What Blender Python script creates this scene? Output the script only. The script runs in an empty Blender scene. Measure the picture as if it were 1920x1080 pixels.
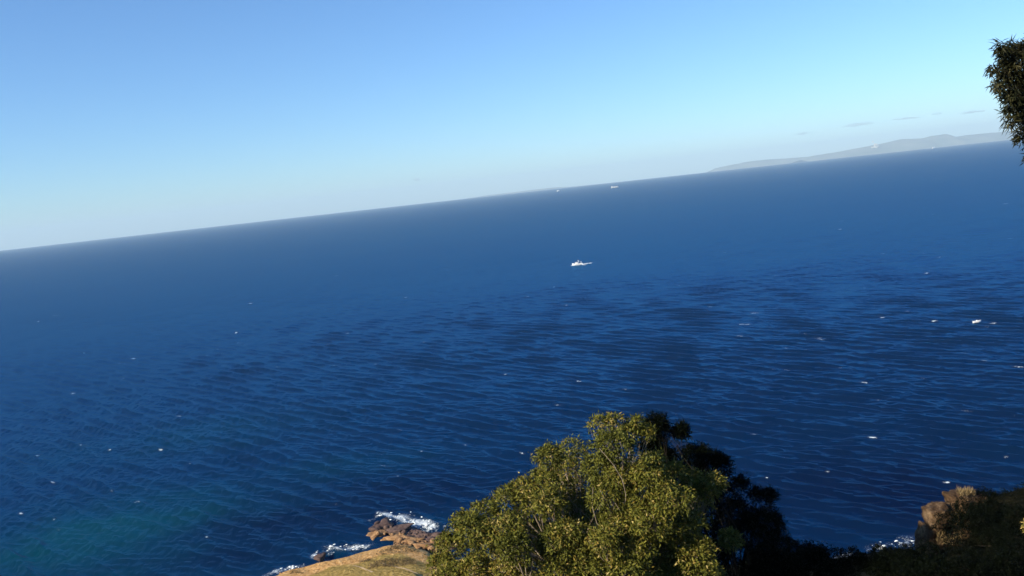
import bpy, bmesh, math, random
import numpy as np
from mathutils import Vector, Matrix

# ------------------------------------------------------------------ camera, light, exposure
R = math.radians
scene = bpy.context.scene
COL = scene.collection
HEIGHT = 120.0                     # eye height above the sea (m)
EARTH = 6.371e6
FOCAL = 960 / math.tan(R(30))      # pixels of the 1920 wide photograph
ROLL = math.atan(0.11)
DIP = math.sqrt(2 * HEIGHT / EARTH)
PITCH = math.atan((540 - 363.1) * math.cos(ROLL) / FOCAL) + DIP

cam_data = bpy.data.cameras.new('camera')
cam_data.sensor_width = 36
cam_data.angle = R(60)
cam_data.clip_start = 0.2
cam_data.clip_end = 400000
cam = bpy.data.objects.new('camera', cam_data)
COL.objects.link(cam)
cam.matrix_world = (Matrix.Translation((0, 0, HEIGHT)) @ Matrix.Rotation(math.pi / 2 - PITCH, 4, 'X')
                    @ Matrix.Rotation(-ROLL, 4, 'Z'))
scene.camera = cam

SUN_ELEV = R(28.5)
SUN_AZ = math.atan2(-0.83, -0.56)          # clockwise from +Y
TO_SUN = Vector((math.sin(SUN_AZ) * math.cos(SUN_ELEV), math.cos(SUN_AZ) * math.cos(SUN_ELEV), math.sin(SUN_ELEV)))

world = bpy.data.worlds.new('World')
scene.world = world
world.use_nodes = True
wn = world.node_tree
wn.nodes.clear()
sky = wn.nodes.new('ShaderNodeTexSky')
sky.sky_type = 'NISHITA'
sky.sun_disc = False
sky.sun_elevation = SUN_ELEV
sky.sun_rotation = SUN_AZ
sky.altitude = 100
sky.air_density = 1.0
sky.dust_density = 0.2
sky.ozone_density = 4.0
bg = wn.nodes.new('ShaderNodeBackground')
bg.inputs['Strength'].default_value = 0.112
wo = wn.nodes.new('ShaderNodeOutputWorld')
tint = wn.nodes.new('ShaderNodeMix')             # cool white balance of the phone picture, over the whole sky
tint.data_type = 'RGBA'
tint.blend_type = 'MULTIPLY'
tint.inputs[0].default_value = 1.0
tint.inputs[7].default_value = (0.60, 0.81, 1.02, 1)
wn.links.new(sky.outputs[0], tint.inputs[6])
wn.links.new(tint.outputs[2], bg.inputs['Color'])
wn.links.new(bg.outputs[0], wo.inputs['Surface'])

sun_data = bpy.data.lights.new('sun', 'SUN')
sun_data.energy = 5.0
sun_data.angle = R(0.53)
sun_data.color = (1.0, 0.89, 0.70)
sun = bpy.data.objects.new('sun', sun_data)
COL.objects.link(sun)
sun.rotation_euler = TO_SUN.to_track_quat('Z', 'Y').to_euler()

scene.view_settings.view_transform = 'Standard'
scene.view_settings.look = 'None'
scene.view_settings.exposure = 0.58
scene.view_settings.gamma = 1.0
scene.render.engine = 'CYCLES'
scene.cycles.max_bounces = 6
scene.cycles.diffuse_bounces = 2
scene.cycles.glossy_bounces = 2
scene.cycles.transmission_bounces = 2
scene.cycles.volume_bounces = 2
scene.cycles.transparent_max_bounces = 8
scene.cycles.use_denoising = True
scene.cycles.sample_clamp_indirect = 4

# ------------------------------------------------------------------ helpers
rng = np.random.default_rng(11)
random.seed(5)


def ray(px, py):
    """direction through a pixel of the photograph"""
    u = (px - 960) / FOCAL
    v = (540 - py) / FOCAL
    r = u * math.cos(ROLL) + v * math.sin(ROLL)
    t = -u * math.sin(ROLL) + v * math.cos(ROLL)
    return Vector((r, math.cos(PITCH) + t * math.sin(PITCH), -math.sin(PITCH) + t * math.cos(PITCH)))


def at_depth(px, py, y):
    d = ray(px, py)
    return Vector((0, 0, HEIGHT)) + d * (y / d.y)


def at_level(px, py, z=0.0):
    """where the pixel's ray meets the curved sea (or a level above it)"""
    d = ray(px, py)
    t = (z - HEIGHT) / d.z
    for _ in range(25):
        t = (z - ((d.x * t) ** 2 + (d.y * t) ** 2) / 2 / EARTH - HEIGHT) / d.z
    return Vector((0, 0, HEIGHT)) + d * t


def hash3(ix, iy, iz, seed):
    h = (ix.astype(np.int64) * 374761393 + iy.astype(np.int64) * 668265263 + iz.astype(np.int64) * 2147483647 + seed * 1274126177) & 0xFFFFFFFF
    h = ((h ^ (h >> 13)) * 1274126177) & 0xFFFFFFFF
    h = (h ^ (h >> 16)) & 0xFFFF
    return h / 32767.5 - 1.0


def vnoise(x, y, z=None, seed=0):
    x = np.asarray(x, float)
    y = np.asarray(y, float)
    z = np.zeros_like(x) if z is None else np.asarray(z, float)
    ix, iy, iz = np.floor(x), np.floor(y), np.floor(z)
    fx, fy, fz = x - ix, y - iy, z - iz
    fx, fy, fz = [f * f * f * (f * (f * 6 - 15) + 10) for f in (fx, fy, fz)]
    out = 0
    for a in (0, 1):
        for b in (0, 1):
            for c in (0, 1):
                w = (fx if a else 1 - fx) * (fy if b else 1 - fy) * (fz if c else 1 - fz)
                out = out + w * hash3(ix + a, iy + b, iz + c, seed)
    return out


def fbm(x, y, z=None, octaves=4, seed=0, gain=0.5):
    s, a, f = 0, 1.0, 1.0
    for o in range(octaves):
        s = s + a * vnoise(x * f, y * f, None if z is None else z * f, seed + o * 17)
        a *= gain
        f *= 2.03
    return s


def mesh_obj(name, verts, faces, mat=None, parent=None, smooth=False, link=True):
    me = bpy.data.meshes.new(name)
    verts = np.asarray(verts, np.float32)
    if isinstance(faces, np.ndarray) and faces.ndim == 2:
        k = faces.shape[1]
        me.vertices.add(len(verts))
        me.vertices.foreach_set('co', verts.ravel())
        me.loops.add(faces.size)
        me.loops.foreach_set('vertex_index', faces.astype(np.int32).ravel())
        me.polygons.add(len(faces))
        me.polygons.foreach_set('loop_start', np.arange(0, faces.size, k, dtype=np.int32))
        me.polygons.foreach_set('loop_total', np.full(len(faces), k, np.int32))
        me.update(calc_edges=True)
    else:
        me.from_pydata([tuple(map(float, v)) for v in verts], [], [tuple(f) for f in faces])
        me.update()
    if smooth:
        me.polygons.foreach_set('use_smooth', np.ones(len(me.polygons), bool))
    if mat:
        me.materials.append(mat)
    ob = bpy.data.objects.new(name, me)
    if link:
        COL.objects.link(ob)
    if parent:
        ob.parent = parent
    return ob


def add_attr(ob, name, vals):
    at = ob.data.attributes.new(name, 'FLOAT', 'POINT')
    at.data.foreach_set('value', np.asarray(vals, np.float32))


def empty(name, loc, rz=0.0):
    o = bpy.data.objects.new(name, None)
    COL.objects.link(o)
    o.location = loc
    o.rotation_euler = (0, 0, rz)
    o.empty_display_size = 0.3
    return o


def tag(o, label, cat, group=None):
    o['label'] = label
    o['category'] = cat
    if group:
        o['group'] = group
    return o


class NT:
    """small node-tree helper"""
    def __init__(self, name):
        self.m = bpy.data.materials.new(name)
        self.m.use_nodes = True
        self.t = self.m.node_tree
        self.t.nodes.clear()
        self.out = self.n('ShaderNodeOutputMaterial')

    def n(self, kind, **kw):
        nd = self.t.nodes.new(kind)
        for k, v in kw.items():
            if hasattr(nd, k):
                setattr(nd, k, v)
            else:
                nd.inputs[k].default_value = v
        return nd

    def l(self, a, b):
        self.t.links.new(a, b)

    def surf(self, s):
        self.l(s, self.out.inputs['Surface'])
        return self.m

    def pos(self, scale=(1, 1, 1), rot=(0, 0, 0), obj=False):
        if obj:
            g = self.n('ShaderNodeTexCoord').outputs['Object']
        else:
            g = self.n('ShaderNodeNewGeometry').outputs['Position']
        mp = self.n('ShaderNodeMapping')
        mp.inputs['Scale'].default_value = scale
        mp.inputs['Rotation'].default_value = rot
        self.l(g, mp.inputs['Vector'])
        return mp.outputs[0]

    def noise(self, vec, scale, detail=4, rough=0.55, dist=0.0):
        nz = self.n('ShaderNodeTexNoise')
        nz.inputs['Scale'].default_value = scale
        nz.inputs['Detail'].default_value = detail
        nz.inputs['Roughness'].default_value = rough
        nz.inputs['Distortion'].default_value = dist
        self.l(vec, nz.inputs['Vector'])
        return nz.outputs['Fac']

    def ramp(self, fac, stops):
        r = self.n('ShaderNodeValToRGB')
        e = r.color_ramp.elements
        while len(e) < len(stops):
            e.new(0.5)
        for i, (p, c) in enumerate(stops):
            e[i].position = p
            e[i].color = (c[0], c[1], c[2], 1) if not isinstance(c, (int, float)) else (c, c, c, 1)
        self.l(fac, r.inputs[0])
        return r.outputs[0]

    def mix(self, fac, a, b):
        m = self.n('ShaderNodeMix', data_type='RGBA')
        for sock, v in ((m.inputs[0], fac), (m.inputs[6], a), (m.inputs[7], b)):
            if isinstance(v, (int, float)):
                sock.default_value = v
            elif isinstance(v, tuple):
                sock.default_value = (*v, 1)
            else:
                self.l(v, sock)
        return m.outputs[2]

    def math(self, op, a, b=0.0):
        m = self.n('ShaderNodeMath', operation=op)
        for i, v in enumerate((a, b)):
            if isinstance(v, (int, float)):
                m.inputs[i].default_value = v
            else:
                self.l(v, m.inputs[i])
        return m.outputs[0]

    def attr(self, name):
        return self.n('ShaderNodeAttribute', attribute_name=name).outputs['Fac']

    def bump(self, h, strength, dist, normal=None):
        b = self.n('ShaderNodeBump')
        b.inputs['Strength'].default_value = strength
        b.inputs['Distance'].default_value = dist
        self.l(h, b.inputs['Height'])
        if normal is not None:
            self.l(normal, b.inputs['Normal'])
        return b.outputs[0]

    def principled(self, color, rough=0.8, normal=None, spec=0.3):
        p = self.n('ShaderNodeBsdfPrincipled')
        if isinstance(color, tuple):
            p.inputs['Base Color'].default_value = (*color, 1)
        else:
            self.l(color, p.inputs['Base Color'])
        if isinstance(rough, (int, float)):
            p.inputs['Roughness'].default_value = rough
        else:
            self.l(rough, p.inputs['Roughness'])
        p.inputs['Specular IOR Level'].default_value = spec
        if normal is not None:
            self.l(normal, p.inputs['Normal'])
        return p


# ------------------------------------------------------------------ materials
def m_sea():
    t = NT('sea_water')
    # crests run along -45 degrees on the ground: stretch the ripples along them
    v1 = t.pos(scale=(0.16, 0.05, 0.1), rot=(0, 0, R(-45)))
    v2 = t.pos(scale=(0.75, 0.30, 0.4), rot=(0, 0, R(-32)))
    v3 = t.pos(scale=(0.30, 0.12, 0.3), rot=(0, 0, R(-62)))
    n1 = t.noise(v1, 1.0, 5, 0.6, 0.6)
    n2 = t.noise(v2, 1.0, 4, 0.6, 0.4)
    n3 = t.noise(v3, 1.0, 4, 0.6, 0.5)
    b1 = t.bump(n1, 1.0, 0.8)
    b2 = t.bump(n3, 1.0, 0.45, b1)
    b3 = t.bump(n2, 1.0, 0.18, b2)
    # colour of the water body: deep blue, currents, the teal of the sandy shallows
    big = t.noise(t.pos(scale=(0.0016, 0.0009, 0.001), rot=(0, 0, R(-40))), 1.0, 4, 0.5, 0.3)
    deep = t.ramp(big, [(0.34, SEA_DEEP_A), (0.66, SEA_DEEP_B)])
    col = t.mix(t.attr('deep'), t.mix(t.attr('shallow'), deep, SEA_TEAL), SEA_NAVY)
    dif = t.n('ShaderNodeBsdfDiffuse')
    t.l(col, dif.inputs['Color'])
    upn = t.n('ShaderNodeCombineXYZ', Z=1.0)              # light welling up from below hardly follows the wave slope
    t.l(upn.outputs[0], dif.inputs['Normal'])
    gl = t.n('ShaderNodeBsdfGlossy')
    gl.inputs['Roughness'].default_value = 0.08
    gl.inputs['Color'].default_value = (0.15, 0.56, 1.0, 1)
    t.l(b3, gl.inputs['Normal'])
    fr = t.n('ShaderNodeFresnel')
    fr.inputs['IOR'].default_value = 1.33
    t.l(b3, fr.inputs['Normal'])
    # small waves below the mesh keep a rough sea from turning into a mirror at grazing angles
    mr = t.n('ShaderNodeMapRange')
    mr.inputs['From Min'].default_value = 0.11
    mr.inputs['From Max'].default_value = 0.36
    mr.inputs['To Max'].default_value = SEA_MAX
    t.l(fr.outputs[0], mr.inputs['Value'])
    fac = mr.outputs[0]
    water = t.n('ShaderNodeMixShader')
    t.l(fac, water.inputs[0])
    t.l(dif.outputs[0], water.inputs[1])
    t.l(gl.outputs[0], water.inputs[2])
    # foam
    fn = t.noise(t.pos(scale=(1.0, 1.0, 1.0)), 1.0, 6, 0.8, 0.8)
    f = t.math('ADD', t.attr('foam'), t.math('MULTIPLY', t.math('SUBTRACT', fn, 0.5), 2.2))
    fm = t.n('ShaderNodeMapRange')
    fm.inputs['From Min'].default_value = 0.38
    fm.inputs['From Max'].default_value = 0.80
    t.l(f, fm.inputs['Value'])
    gate = t.math('MULTIPLY', t.math('MULTIPLY', fm.outputs[0], 0.88), t.math('GREATER_THAN', t.attr('foam'), 0.06))
    foam = t.principled((0.66, 0.73, 0.77), 0.8, None, 0.1)
    mx = t.n('ShaderNodeMixShader')
    t.l(gate, mx.inputs[0])
    t.l(water.outputs[0], mx.inputs[1])
    t.l(foam.outputs[0], mx.inputs[2])
    return t.surf(mx.outputs[0])


SEA_DEEP_A = (0.0003, 0.019, 0.070)
SEA_DEEP_B = (0.0003, 0.023, 0.074)
SEA_TEAL = (0.0004, 0.042, 0.072)
SEA_MAX = 0.21
SEA_NAVY = (0.0003, 0.007, 0.036)


def m_ground():
    t = NT('coastal_ground')
    p = t.pos()
    n = t.noise(p, 0.09, 6, 0.6)
    fine = t.noise(p, 0.9, 5, 0.65)
    soil = t.ramp(fine, [(0.32, (0.34, 0.165, 0.055)), (0.5, (0.60, 0.345, 0.130)), (0.68, (0.78, 0.52, 0.26))])
    grass = t.ramp(fine, [(0.32, (0.190, 0.130, 0.034)), (0.5, (0.37, 0.255, 0.075)), (0.7, (0.58, 0.40, 0.15))])
    k = t.math('ADD', t.attr('grass'), t.math('MULTIPLY', t.math('SUBTRACT', n, 0.5), 1.1))
    f = t.n('ShaderNodeMapRange')
    f.inputs['From Min'].default_value = 0.38
    f.inputs['From Max'].default_value = 0.58
    t.l(k, f.inputs['Value'])
    c = t.mix(f.outputs[0], soil, grass)
    shade_scrub = t.ramp(fine, [(0.35, (0.004, 0.005, 0.002)), (0.7, (0.016, 0.014, 0.007))])  # scrub tone taken near black to paint in the slope's shade
    c = t.mix(t.attr('shade_scrub'), c, shade_scrub)
    zz = t.n('ShaderNodeSeparateXYZ')
    t.l(p, zz.inputs[0])
    wet = t.n('ShaderNodeMapRange')                    # wet, weed-dark rock at the tide line
    wet.inputs['From Min'].default_value = 2.6
    wet.inputs['From Max'].default_value = 1.2
    t.l(t.math('ADD', zz.outputs[2], t.math('MULTIPLY', t.math('SUBTRACT', fine, 0.5), 3.0)), wet.inputs['Value'])
    c = t.mix(wet.outputs[0], c, (0.05, 0.032, 0.026))
    b = t.bump(fine, 1.0, 0.9)
    return t.surf(t.principled(c, 0.95, b, 0.02).outputs[0])


def m_rock(name, stops, scale=0.8, bumpd=0.25):
    t = NT(name)
    p = t.pos()
    n = t.noise(p, scale, 8, 0.65, 0.4)
    v = t.noise(p, scale * 4.5, 6, 0.7)
    c = t.ramp(t.math('ADD', t.math('MULTIPLY', n, 0.7), t.math('MULTIPLY', v, 0.3)), stops)
    b = t.bump(v, 0.9, bumpd, t.bump(n, 0.8, bumpd * 2))
    return t.surf(t.principled(c, 0.9, b, 0.15).outputs[0])


def m_leaf(name, stops, trans=0.18, spec=0.1):
    t = NT(name)
    c = t.ramp(t.attr('tint'), stops)
    p = t.principled(c, 0.55, None, spec)
    tr = t.n('ShaderNodeBsdfTranslucent')
    t.l(c, tr.inputs['Color'])
    mx = t.n('ShaderNodeMixShader')
    mx.inputs[0].default_value = trans
    t.l(p.outputs[0], mx.inputs[1])
    t.l(tr.outputs[0], mx.inputs[2])
    return t.surf(mx.outputs[0])


def m_bark(name, a, b):
    t = NT(name)
    n = t.noise(t.pos(scale=(1, 1, 0.35)), 3.0, 6, 0.6)
    c = t.ramp(n, [(0.35, a), (0.65, b)])
    return t.surf(t.principled(c, 0.85, t.bump(n, 0.6, 0.05), 0.15).outputs[0])


def m_paint(name, c, rough=0.45, dirt=0.15):
    t = NT(name)
    n = t.noise(t.pos(obj=True), 0.7, 5, 0.6)
    col = t.mix(t.math('MULTIPLY', n, dirt), c, tuple(x * 0.45 for x in c))
    return t.surf(t.principled(col, rough, None, 0.3).outputs[0])


def m_foam():
    t = NT('surf_foam')
    n = t.noise(t.pos(), 2.0, 5, 0.7)
    c = t.ramp(n, [(0.3, (0.62, 0.70, 0.74)), (0.6, (0.86, 0.88, 0.88))])
    return t.surf(t.principled(c, 0.8, t.bump(n, 0.6, 0.2), 0.1).outputs[0])


def m_hill(name, a, b):
    t = NT(name)
    n = t.noise(t.pos(), 0.0012, 6, 0.6)
    c = t.ramp(n, [(0.35, a), (0.65, b)])
    return t.surf(t.principled(c, 0.95, None, 0.05).outputs[0])


M = {
    'sea': m_sea(),
    'ground': m_ground(),
    'reef': m_rock('wet_reef_rock', [(0.32, (0.030, 0.020, 0.020)), (0.48, (0.085, 0.055, 0.050)), (0.62, (0.15, 0.10, 0.08))], 0.35),
    'ochre': m_rock('ochre_shore_rock', [(0.32, (0.06, 0.034, 0.022)), (0.47, (0.24, 0.135, 0.065)), (0.66, (0.46, 0.29, 0.15))], 0.5),
    'outcrop': m_rock('brown_outcrop_rock', [(0.36, (0.014, 0.008, 0.005)), (0.50, (0.085, 0.050, 0.026)), (0.66, (0.26, 0.175, 0.10))], 1.3, 0.12),
    'leaf': m_leaf('eucalyptus_leaf', trans=0.10, stops=[(0.0, (0.040, 0.045, 0.007)), (0.35, (0.105, 0.112, 0.020)), (0.7, (0.180, 0.172, 0.028)), (0.9, (0.26, 0.178, 0.038)), (1.0, (0.42, 0.33, 0.12))]),
    'shade_black_leaf': m_leaf('shade_black_leaf', [(0.0, (0.002, 0.003, 0.0015)), (0.6, (0.003, 0.005, 0.002)), (1.0, (0.008, 0.011, 0.004))], 0.08, 0.03),  # foliage colour blackened to stand in for shade
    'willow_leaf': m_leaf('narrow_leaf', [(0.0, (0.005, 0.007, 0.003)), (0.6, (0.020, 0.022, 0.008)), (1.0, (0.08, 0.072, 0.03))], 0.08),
    'bark': m_bark('pale_bark', (0.16, 0.12, 0.08), (0.36, 0.29, 0.21)),
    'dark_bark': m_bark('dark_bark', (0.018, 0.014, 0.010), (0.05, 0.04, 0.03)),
    'twig': m_bark('pale_twig', (0.20, 0.15, 0.10), (0.42, 0.35, 0.27)),
    'straw': m_leaf('dry_grass', [(0.0, (0.09, 0.065, 0.03)), (0.6, (0.24, 0.17, 0.08)), (1.0, (0.40, 0.31, 0.17))], 0.1),
    'white': m_paint('white_paint', (0.80, 0.80, 0.78)),
    'offwhite': m_paint('cream_paint', (0.66, 0.62, 0.52)),
    'dark': m_paint('dark_paint', (0.03, 0.035, 0.05)),
    'glass': m_paint('dark_window', (0.02, 0.03, 0.04), 0.15, 0.05),
    'rust': m_paint('rust_red_paint', (0.28, 0.06, 0.04)),
    'steel': m_paint('grey_steel', (0.35, 0.36, 0.37)),
    'foam': m_foam(),
    'hill': m_hill('far_hill', (0.14, 0.18, 0.16), (0.24, 0.26, 0.22)),
    'path': m_rock('pale_track', [(0.3, (0.34, 0.22, 0.11)), (0.6, (0.55, 0.40, 0.23))], 0.4, 0.05),
}

# ------------------------------------------------------------------ sea
WAVE_DIR = R(45)
waves = []
for i in range(16):                                    # the swell: long parallel crests
    lam = 7.5 + 5.0 * rng.random()
    waves.append((lam, WAVE_DIR + rng.normal(0, 0.17), 0.0112 * lam))
for i in range(60):                                    # the chop
    lam = 3.2 * (6.5 / 3.2) ** rng.random()
    waves.append((lam, WAVE_DIR + rng.normal(0.05, 0.40), 0.0056 * lam))
for i in range(6):
    lam = 18 + 22 * rng.random()
    waves.append((lam, WAVE_DIR + rng.normal(0.2, 0.3), 0.0022 * lam))
waves = [(2 * math.pi / lam * math.cos(th), 2 * math.pi / lam * math.sin(th), rng.random() * 6.283, a_, lam) for lam, th, a_ in waves]


def wave_height(x, y, spacing=None, full=False):
    z = np.zeros_like(x)
    ox = np.zeros_like(x)
    oy = np.zeros_like(x)
    gust = 1 + 0.22 * fbm(x / 140, y / 140, octaves=2, seed=61)
    for kx, ky, ph, a, lam in waves:
        w = 1.0 if spacing is None else np.clip((lam / spacing - 2.0) / 1.2, 0, 1)
        p = kx * x + ky * y + ph
        z = z + a * w * np.sin(p)
        if full:
            k = math.hypot(kx, ky)
            c = a * w * np.cos(p)
            ox = ox + kx / k * c
            oy = oy + ky / k * c
    return (z * gust, ox * gust, oy * gust) if full else z * gust


# whitecaps seen in the photograph: pixel, length and brightness; each is laid along a crest on the water
CAPS = [(70, 603, 8), (335, 612, 12), (447, 643, 8), (458, 645, 8), (230, 710, 8), (336, 780, 12), (12, 842, 10), (345, 658, 6),
        (718, 873, 12), (712, 862, 7), (1008, 748, 13), (1043, 760, 10), (1096, 760, 10), (752, 807, 8), (780, 828, 14), (967, 857, 9),
        (727, 722, 7), (705, 683, 8), (627, 685, 7), (912, 603, 6), (1074, 565, 6), (1122, 670, 7), (975, 720, 7), (1085, 716, 8),
        (1170, 730, 9), (1218, 772, 8), (1240, 787, 9), (1415, 587, 14), (1395, 608, 16), (1388, 631, 8), (1350, 600, 6),
        (1528, 634, 16), (1540, 637, 10), (1526, 596, 8), (1548, 592, 9), (1653, 596, 8), (1643, 572, 8), (1705, 584, 9), (1752, 603, 7),
        (1806, 605, 9), (1858, 607, 12), (1896, 611, 14), (1477, 653, 8), (1478, 694, 8), (1625, 718, 14), (1725, 709, 13), (1731, 709, 6),
        (1815, 662, 14), (1826, 673, 10), (1910, 688, 10), (1451, 731, 8), (1416, 816, 8), (1636, 822, 10), (1812, 771, 9), (1885, 858, 8),
        (1552, 885, 7), (1775, 906, 8), (1120, 541, 6), (850, 782, 7), (1245, 680, 6), (1270, 622, 6), (1330, 690, 7), (120, 540, 6),
        (545, 602, 6), (765, 525, 6), (898, 517, 5), (1310, 640, 6), (1575, 690, 7), (1690, 512, 6), (1730, 475, 5), (1480, 437, 5),
        (40, 963, 10), (205, 845, 7), (160, 662, 6), (410, 655, 7), (520, 688, 7), (300, 845, 8), (100, 905, 8), (560, 570, 6),
        (1900, 535, 6), (1888, 478, 6), (1780, 540, 6), (1620, 540, 6)]

EDGE_PIX = [(500, 1083), (545, 1066), (590, 1055), (640, 1042), (690, 1031), (730, 1020), (765, 1017), (800, 1030), (830, 1050)]
EDGE = [at_level(px, py, 5.0) for px, py in EDGE_PIX]


def coast_y(x):
    """shoreline: north edge of the land for every x"""
    xs = [-420, -300, -200, -130] + [e.x for e in EDGE] + [0, 40, 80, 105, 140, 200, 420]
    ys = [215, 222, 235, 265] + [e.y for e in EDGE] + [256, 250, 244, 246, 226, 200, 180]
    return np.interp(x, xs, ys)


REEF_A = at_level(705, 985, 1.0)       # seaward tip of the rock reef
REEF_B = at_level(835, 1016, 1.0)
REEF_C = at_level(745, 1014, 1.5)      # where it joins the headland
LONE = at_level(598, 1046, 0.6)


def seg_dist(x, y, a, b):
    ax, ay, bx, by = a[0], a[1], b[0], b[1]
    dx, dy = bx - ax, by - ay
    t = np.clip(((x - ax) * dx + (y - ay) * dy) / (dx * dx + dy * dy), 0, 1)
    return np.hypot(x - ax - t * dx, y - ay - t * dy), t


def build_sea():
    fine = np.linspace(R(-37), R(37), 1040)
    coarse = np.linspace(R(37), R(323), 80)[1:-1]
    az = np.concatenate([fine, coarse])
    u = np.concatenate([np.linspace(HEIGHT / 170.0, 0.46, 60)[:-1], np.linspace(0.46, 0.06, 660)[:-1], np.linspace(0.06, 0.0027, 120)])
    r = HEIGHT / u
    rr, aa = np.meshgrid(r, az, indexing='ij')
    x, y = rr * np.sin(aa), rr * np.cos(aa)
    du = -np.gradient(u)[:, None]
    spacing = np.maximum(rr * rr * du / HEIGHT * 0.75, rr * (fine[1] - fine[0]))
    wv, ox, oy = wave_height(x, y, spacing, True)
    calm = np.clip((y - coast_y(x) + 2) / 18, 0.25, 1)
    z = wv * calm - rr * rr / 2 / EARTH
    foam = np.zeros_like(x)
    for px, py, ln in CAPS:
        p = at_level(px, py)
        rad = math.hypot(p.x, p.y)
        pxm = rad / FOCAL                              # metres per photo pixel across the view
        L = ln * pxm * 0.95
        W = max(0.7, min(L * 0.35, rad * rad / HEIGHT / FOCAL * 0.9))
        amp = 0.70 + 0.34 * ((px * 7 + py * 13) % 10) / 10
        d = np.hypot(x - p.x, y - p.y)
        m = d < 4 * (L + W)
        if not m.any():
            continue
        dx, dy = x[m] - p.x, y[m] - p.y
        along = (dx * math.cos(R(-42)) + dy * math.sin(R(-42)))
        across = (-dx * math.sin(R(-42)) + dy * math.cos(R(-42)))
        across = across - 0.04 * along * along / max(L, 1)
        e = (along / L) ** 2 + (across / W) ** 2
        foam[m] = np.maximum(foam[m], amp * np.exp(-e * 1.1))
    gw = np.random.default_rng(77)
    for _ in range(130):                               # scattered smaller caps
        px, py = gw.random() * 1920, 480 + 480 * gw.random() ** 1.4
        p = at_level(px, py - (px - 960) * 0.11)
        rad = math.hypot(p.x, p.y)
        L = (3 + 4 * gw.random()) * rad / FOCAL
        m = (np.abs(x - p.x) < 3 * L) & (np.abs(y - p.y) < 3 * L + 20)
        if p.y < coast_y(p.x) + 12 or not m.any():
            continue
        al = (x[m] - p.x) * math.cos(R(-42)) + (y[m] - p.y) * math.sin(R(-42))
        ac = -(x[m] - p.x) * math.sin(R(-42)) + (y[m] - p.y) * math.cos(R(-42))
        foam[m] = np.maximum(foam[m], (0.45 + 0.32 * gw.random()) * np.exp(-(al / L) ** 2 - (ac / max(0.6, rad * rad / HEIGHT / FOCAL * 0.7)) ** 2))
    foam = foam * np.clip(0.62 + 0.55 * wv / 0.30, 0.05, 1.25)          # caps break on the crests
    # wake of the fishing boat
    s = at_level(1093, 494)
    e_ = at_level(1116, 491)
    d, tt = seg_dist(x, y, s, e_)
    foam = np.maximum(foam, 0.95 * (1 - 0.75 * tt) * np.exp(-(d / (4.0 + 5 * tt)) ** 2))
    s = at_level(1073, 497.5)
    e_ = at_level(1096, 497)
    d, tt = seg_dist(x, y, s, e_)
    foam = np.maximum(foam, 0.75 * np.exp(-(d / 3.0) ** 2))
    # wake of the far ship under the hills
    s, e_ = at_level(1738, 279.2), at_level(1752, 277.6)
    d, tt = seg_dist(x, y, s, e_)
    foam = np.maximum(foam, 0.6 * np.exp(-(d / 160) ** 2))
    # surf round the reef, the lone rock and along the shore
    lump = 0.5 + 0.5 * fbm(x / 5, y / 5, octaves=3, seed=4)
    surf = np.zeros_like(x)
    for (pa, pb, w, k) in [((715, 962), (760, 975), 3.2, 1.0), ((745, 970), (800, 985), 5.0, 1.05), ((790, 985), (850, 1000), 4.5, 1.05),
                           ((695, 972), (720, 962), 2.0, 0.75), ((612, 1028), (650, 1028), 3.6, 1.0), ((645, 1028), (690, 1023), 3.0, 0.95),
                           ((606, 1024), (618, 1038), 2.0, 0.8), ((586, 1048), (592, 1036), 1.3, 1.1), ((515, 1074), (545, 1066), 2.6, 1.0),
                           ((540, 1064), (562, 1061), 1.8, 0.9), ((500, 1078), (516, 1071), 2.2, 0.8), ((845, 1000), (900, 1010), 4.0, 0.9),
                           ((1635, 1028), (1700, 1017), 3.2, 1.1), ((1700, 1012), (1725, 1022), 4, 1.0), ((1380, 1075), (1630, 1034), 3.0, 0.7)]:
        d, tt = seg_dist(x, y, at_level(*pa), at_level(*pb))
        surf = np.maximum(surf, 0.80 * k * np.exp(-(d / w) ** 2) * (0.20 + 0.80 * lump))
    foam = np.maximum(foam, surf)
    z = z + 0.5 * np.clip(surf - 0.3, 0, 1) * (1 + fbm(x / 1.3, y / 1.3, octaves=2, seed=9))
    dp = np.zeros_like(x)
    for px, py, wx, wy, k in [(520, 985, 45, 26, 0.75), (420, 1040, 40, 22, 0.6), (760, 930, 70, 40, 0.5), (1650, 930, 90, 70, 0.7), (1500, 800, 150, 130, 0.25), (1850, 780, 130, 150, 0.25)]:
        p = at_level(px, py)
        dp = np.maximum(dp, k * np.exp(-(((x - p.x) / wx) ** 2 + ((y - p.y) / wy) ** 2)))
    dp = np.clip(dp * (1 + 0.4 * fbm(x / 45, y / 45, octaves=4, seed=13)), 0, 1)
    # sandy shallows at the lower left, pale water along the shore
    sh = np.zeros_like(x)
    for px, py, w, k in [(215, 985, 62, 1.0), (90, 1040, 60, 0.85), (290, 960, 30, 0.5), (120, 1075, 60, 0.7), (640, 880, 40, 0.3), (350, 820, 70, 0.3), (780, 985, 12, 0.6), (640, 1035, 8, 0.4)]:
        p = at_level(px, py)
        sh = np.maximum(sh, k * np.exp(-(((x - p.x) / w) ** 2 + ((y - p.y) / (w * 0.6)) ** 2)))
    sh = np.clip(sh * (1 + 0.55 * fbm(x / 38, y / 38, octaves=4, seed=3)), 0, 1)
    x, y = x + ox * calm * 0.6, y + oy * calm * 0.6          # crests pulled sharp
    nr, na = rr.shape
    idx = np.arange(nr * na).reshape(nr, na)
    a0, a1 = idx[:-1], idx[1:]
    q = np.stack([a0, np.roll(a0, -1, 1), np.roll(a1, -1, 1), a1], -1).reshape(-1, 4)
    ob = mesh_obj('sea', np.stack([x, y, z], -1).reshape(-1, 3), q, M['sea'], smooth=True)
    add_attr(ob, 'foam', np.clip(foam, 0, 1.3).ravel())
    add_attr(ob, 'shallow', sh.ravel())
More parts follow.
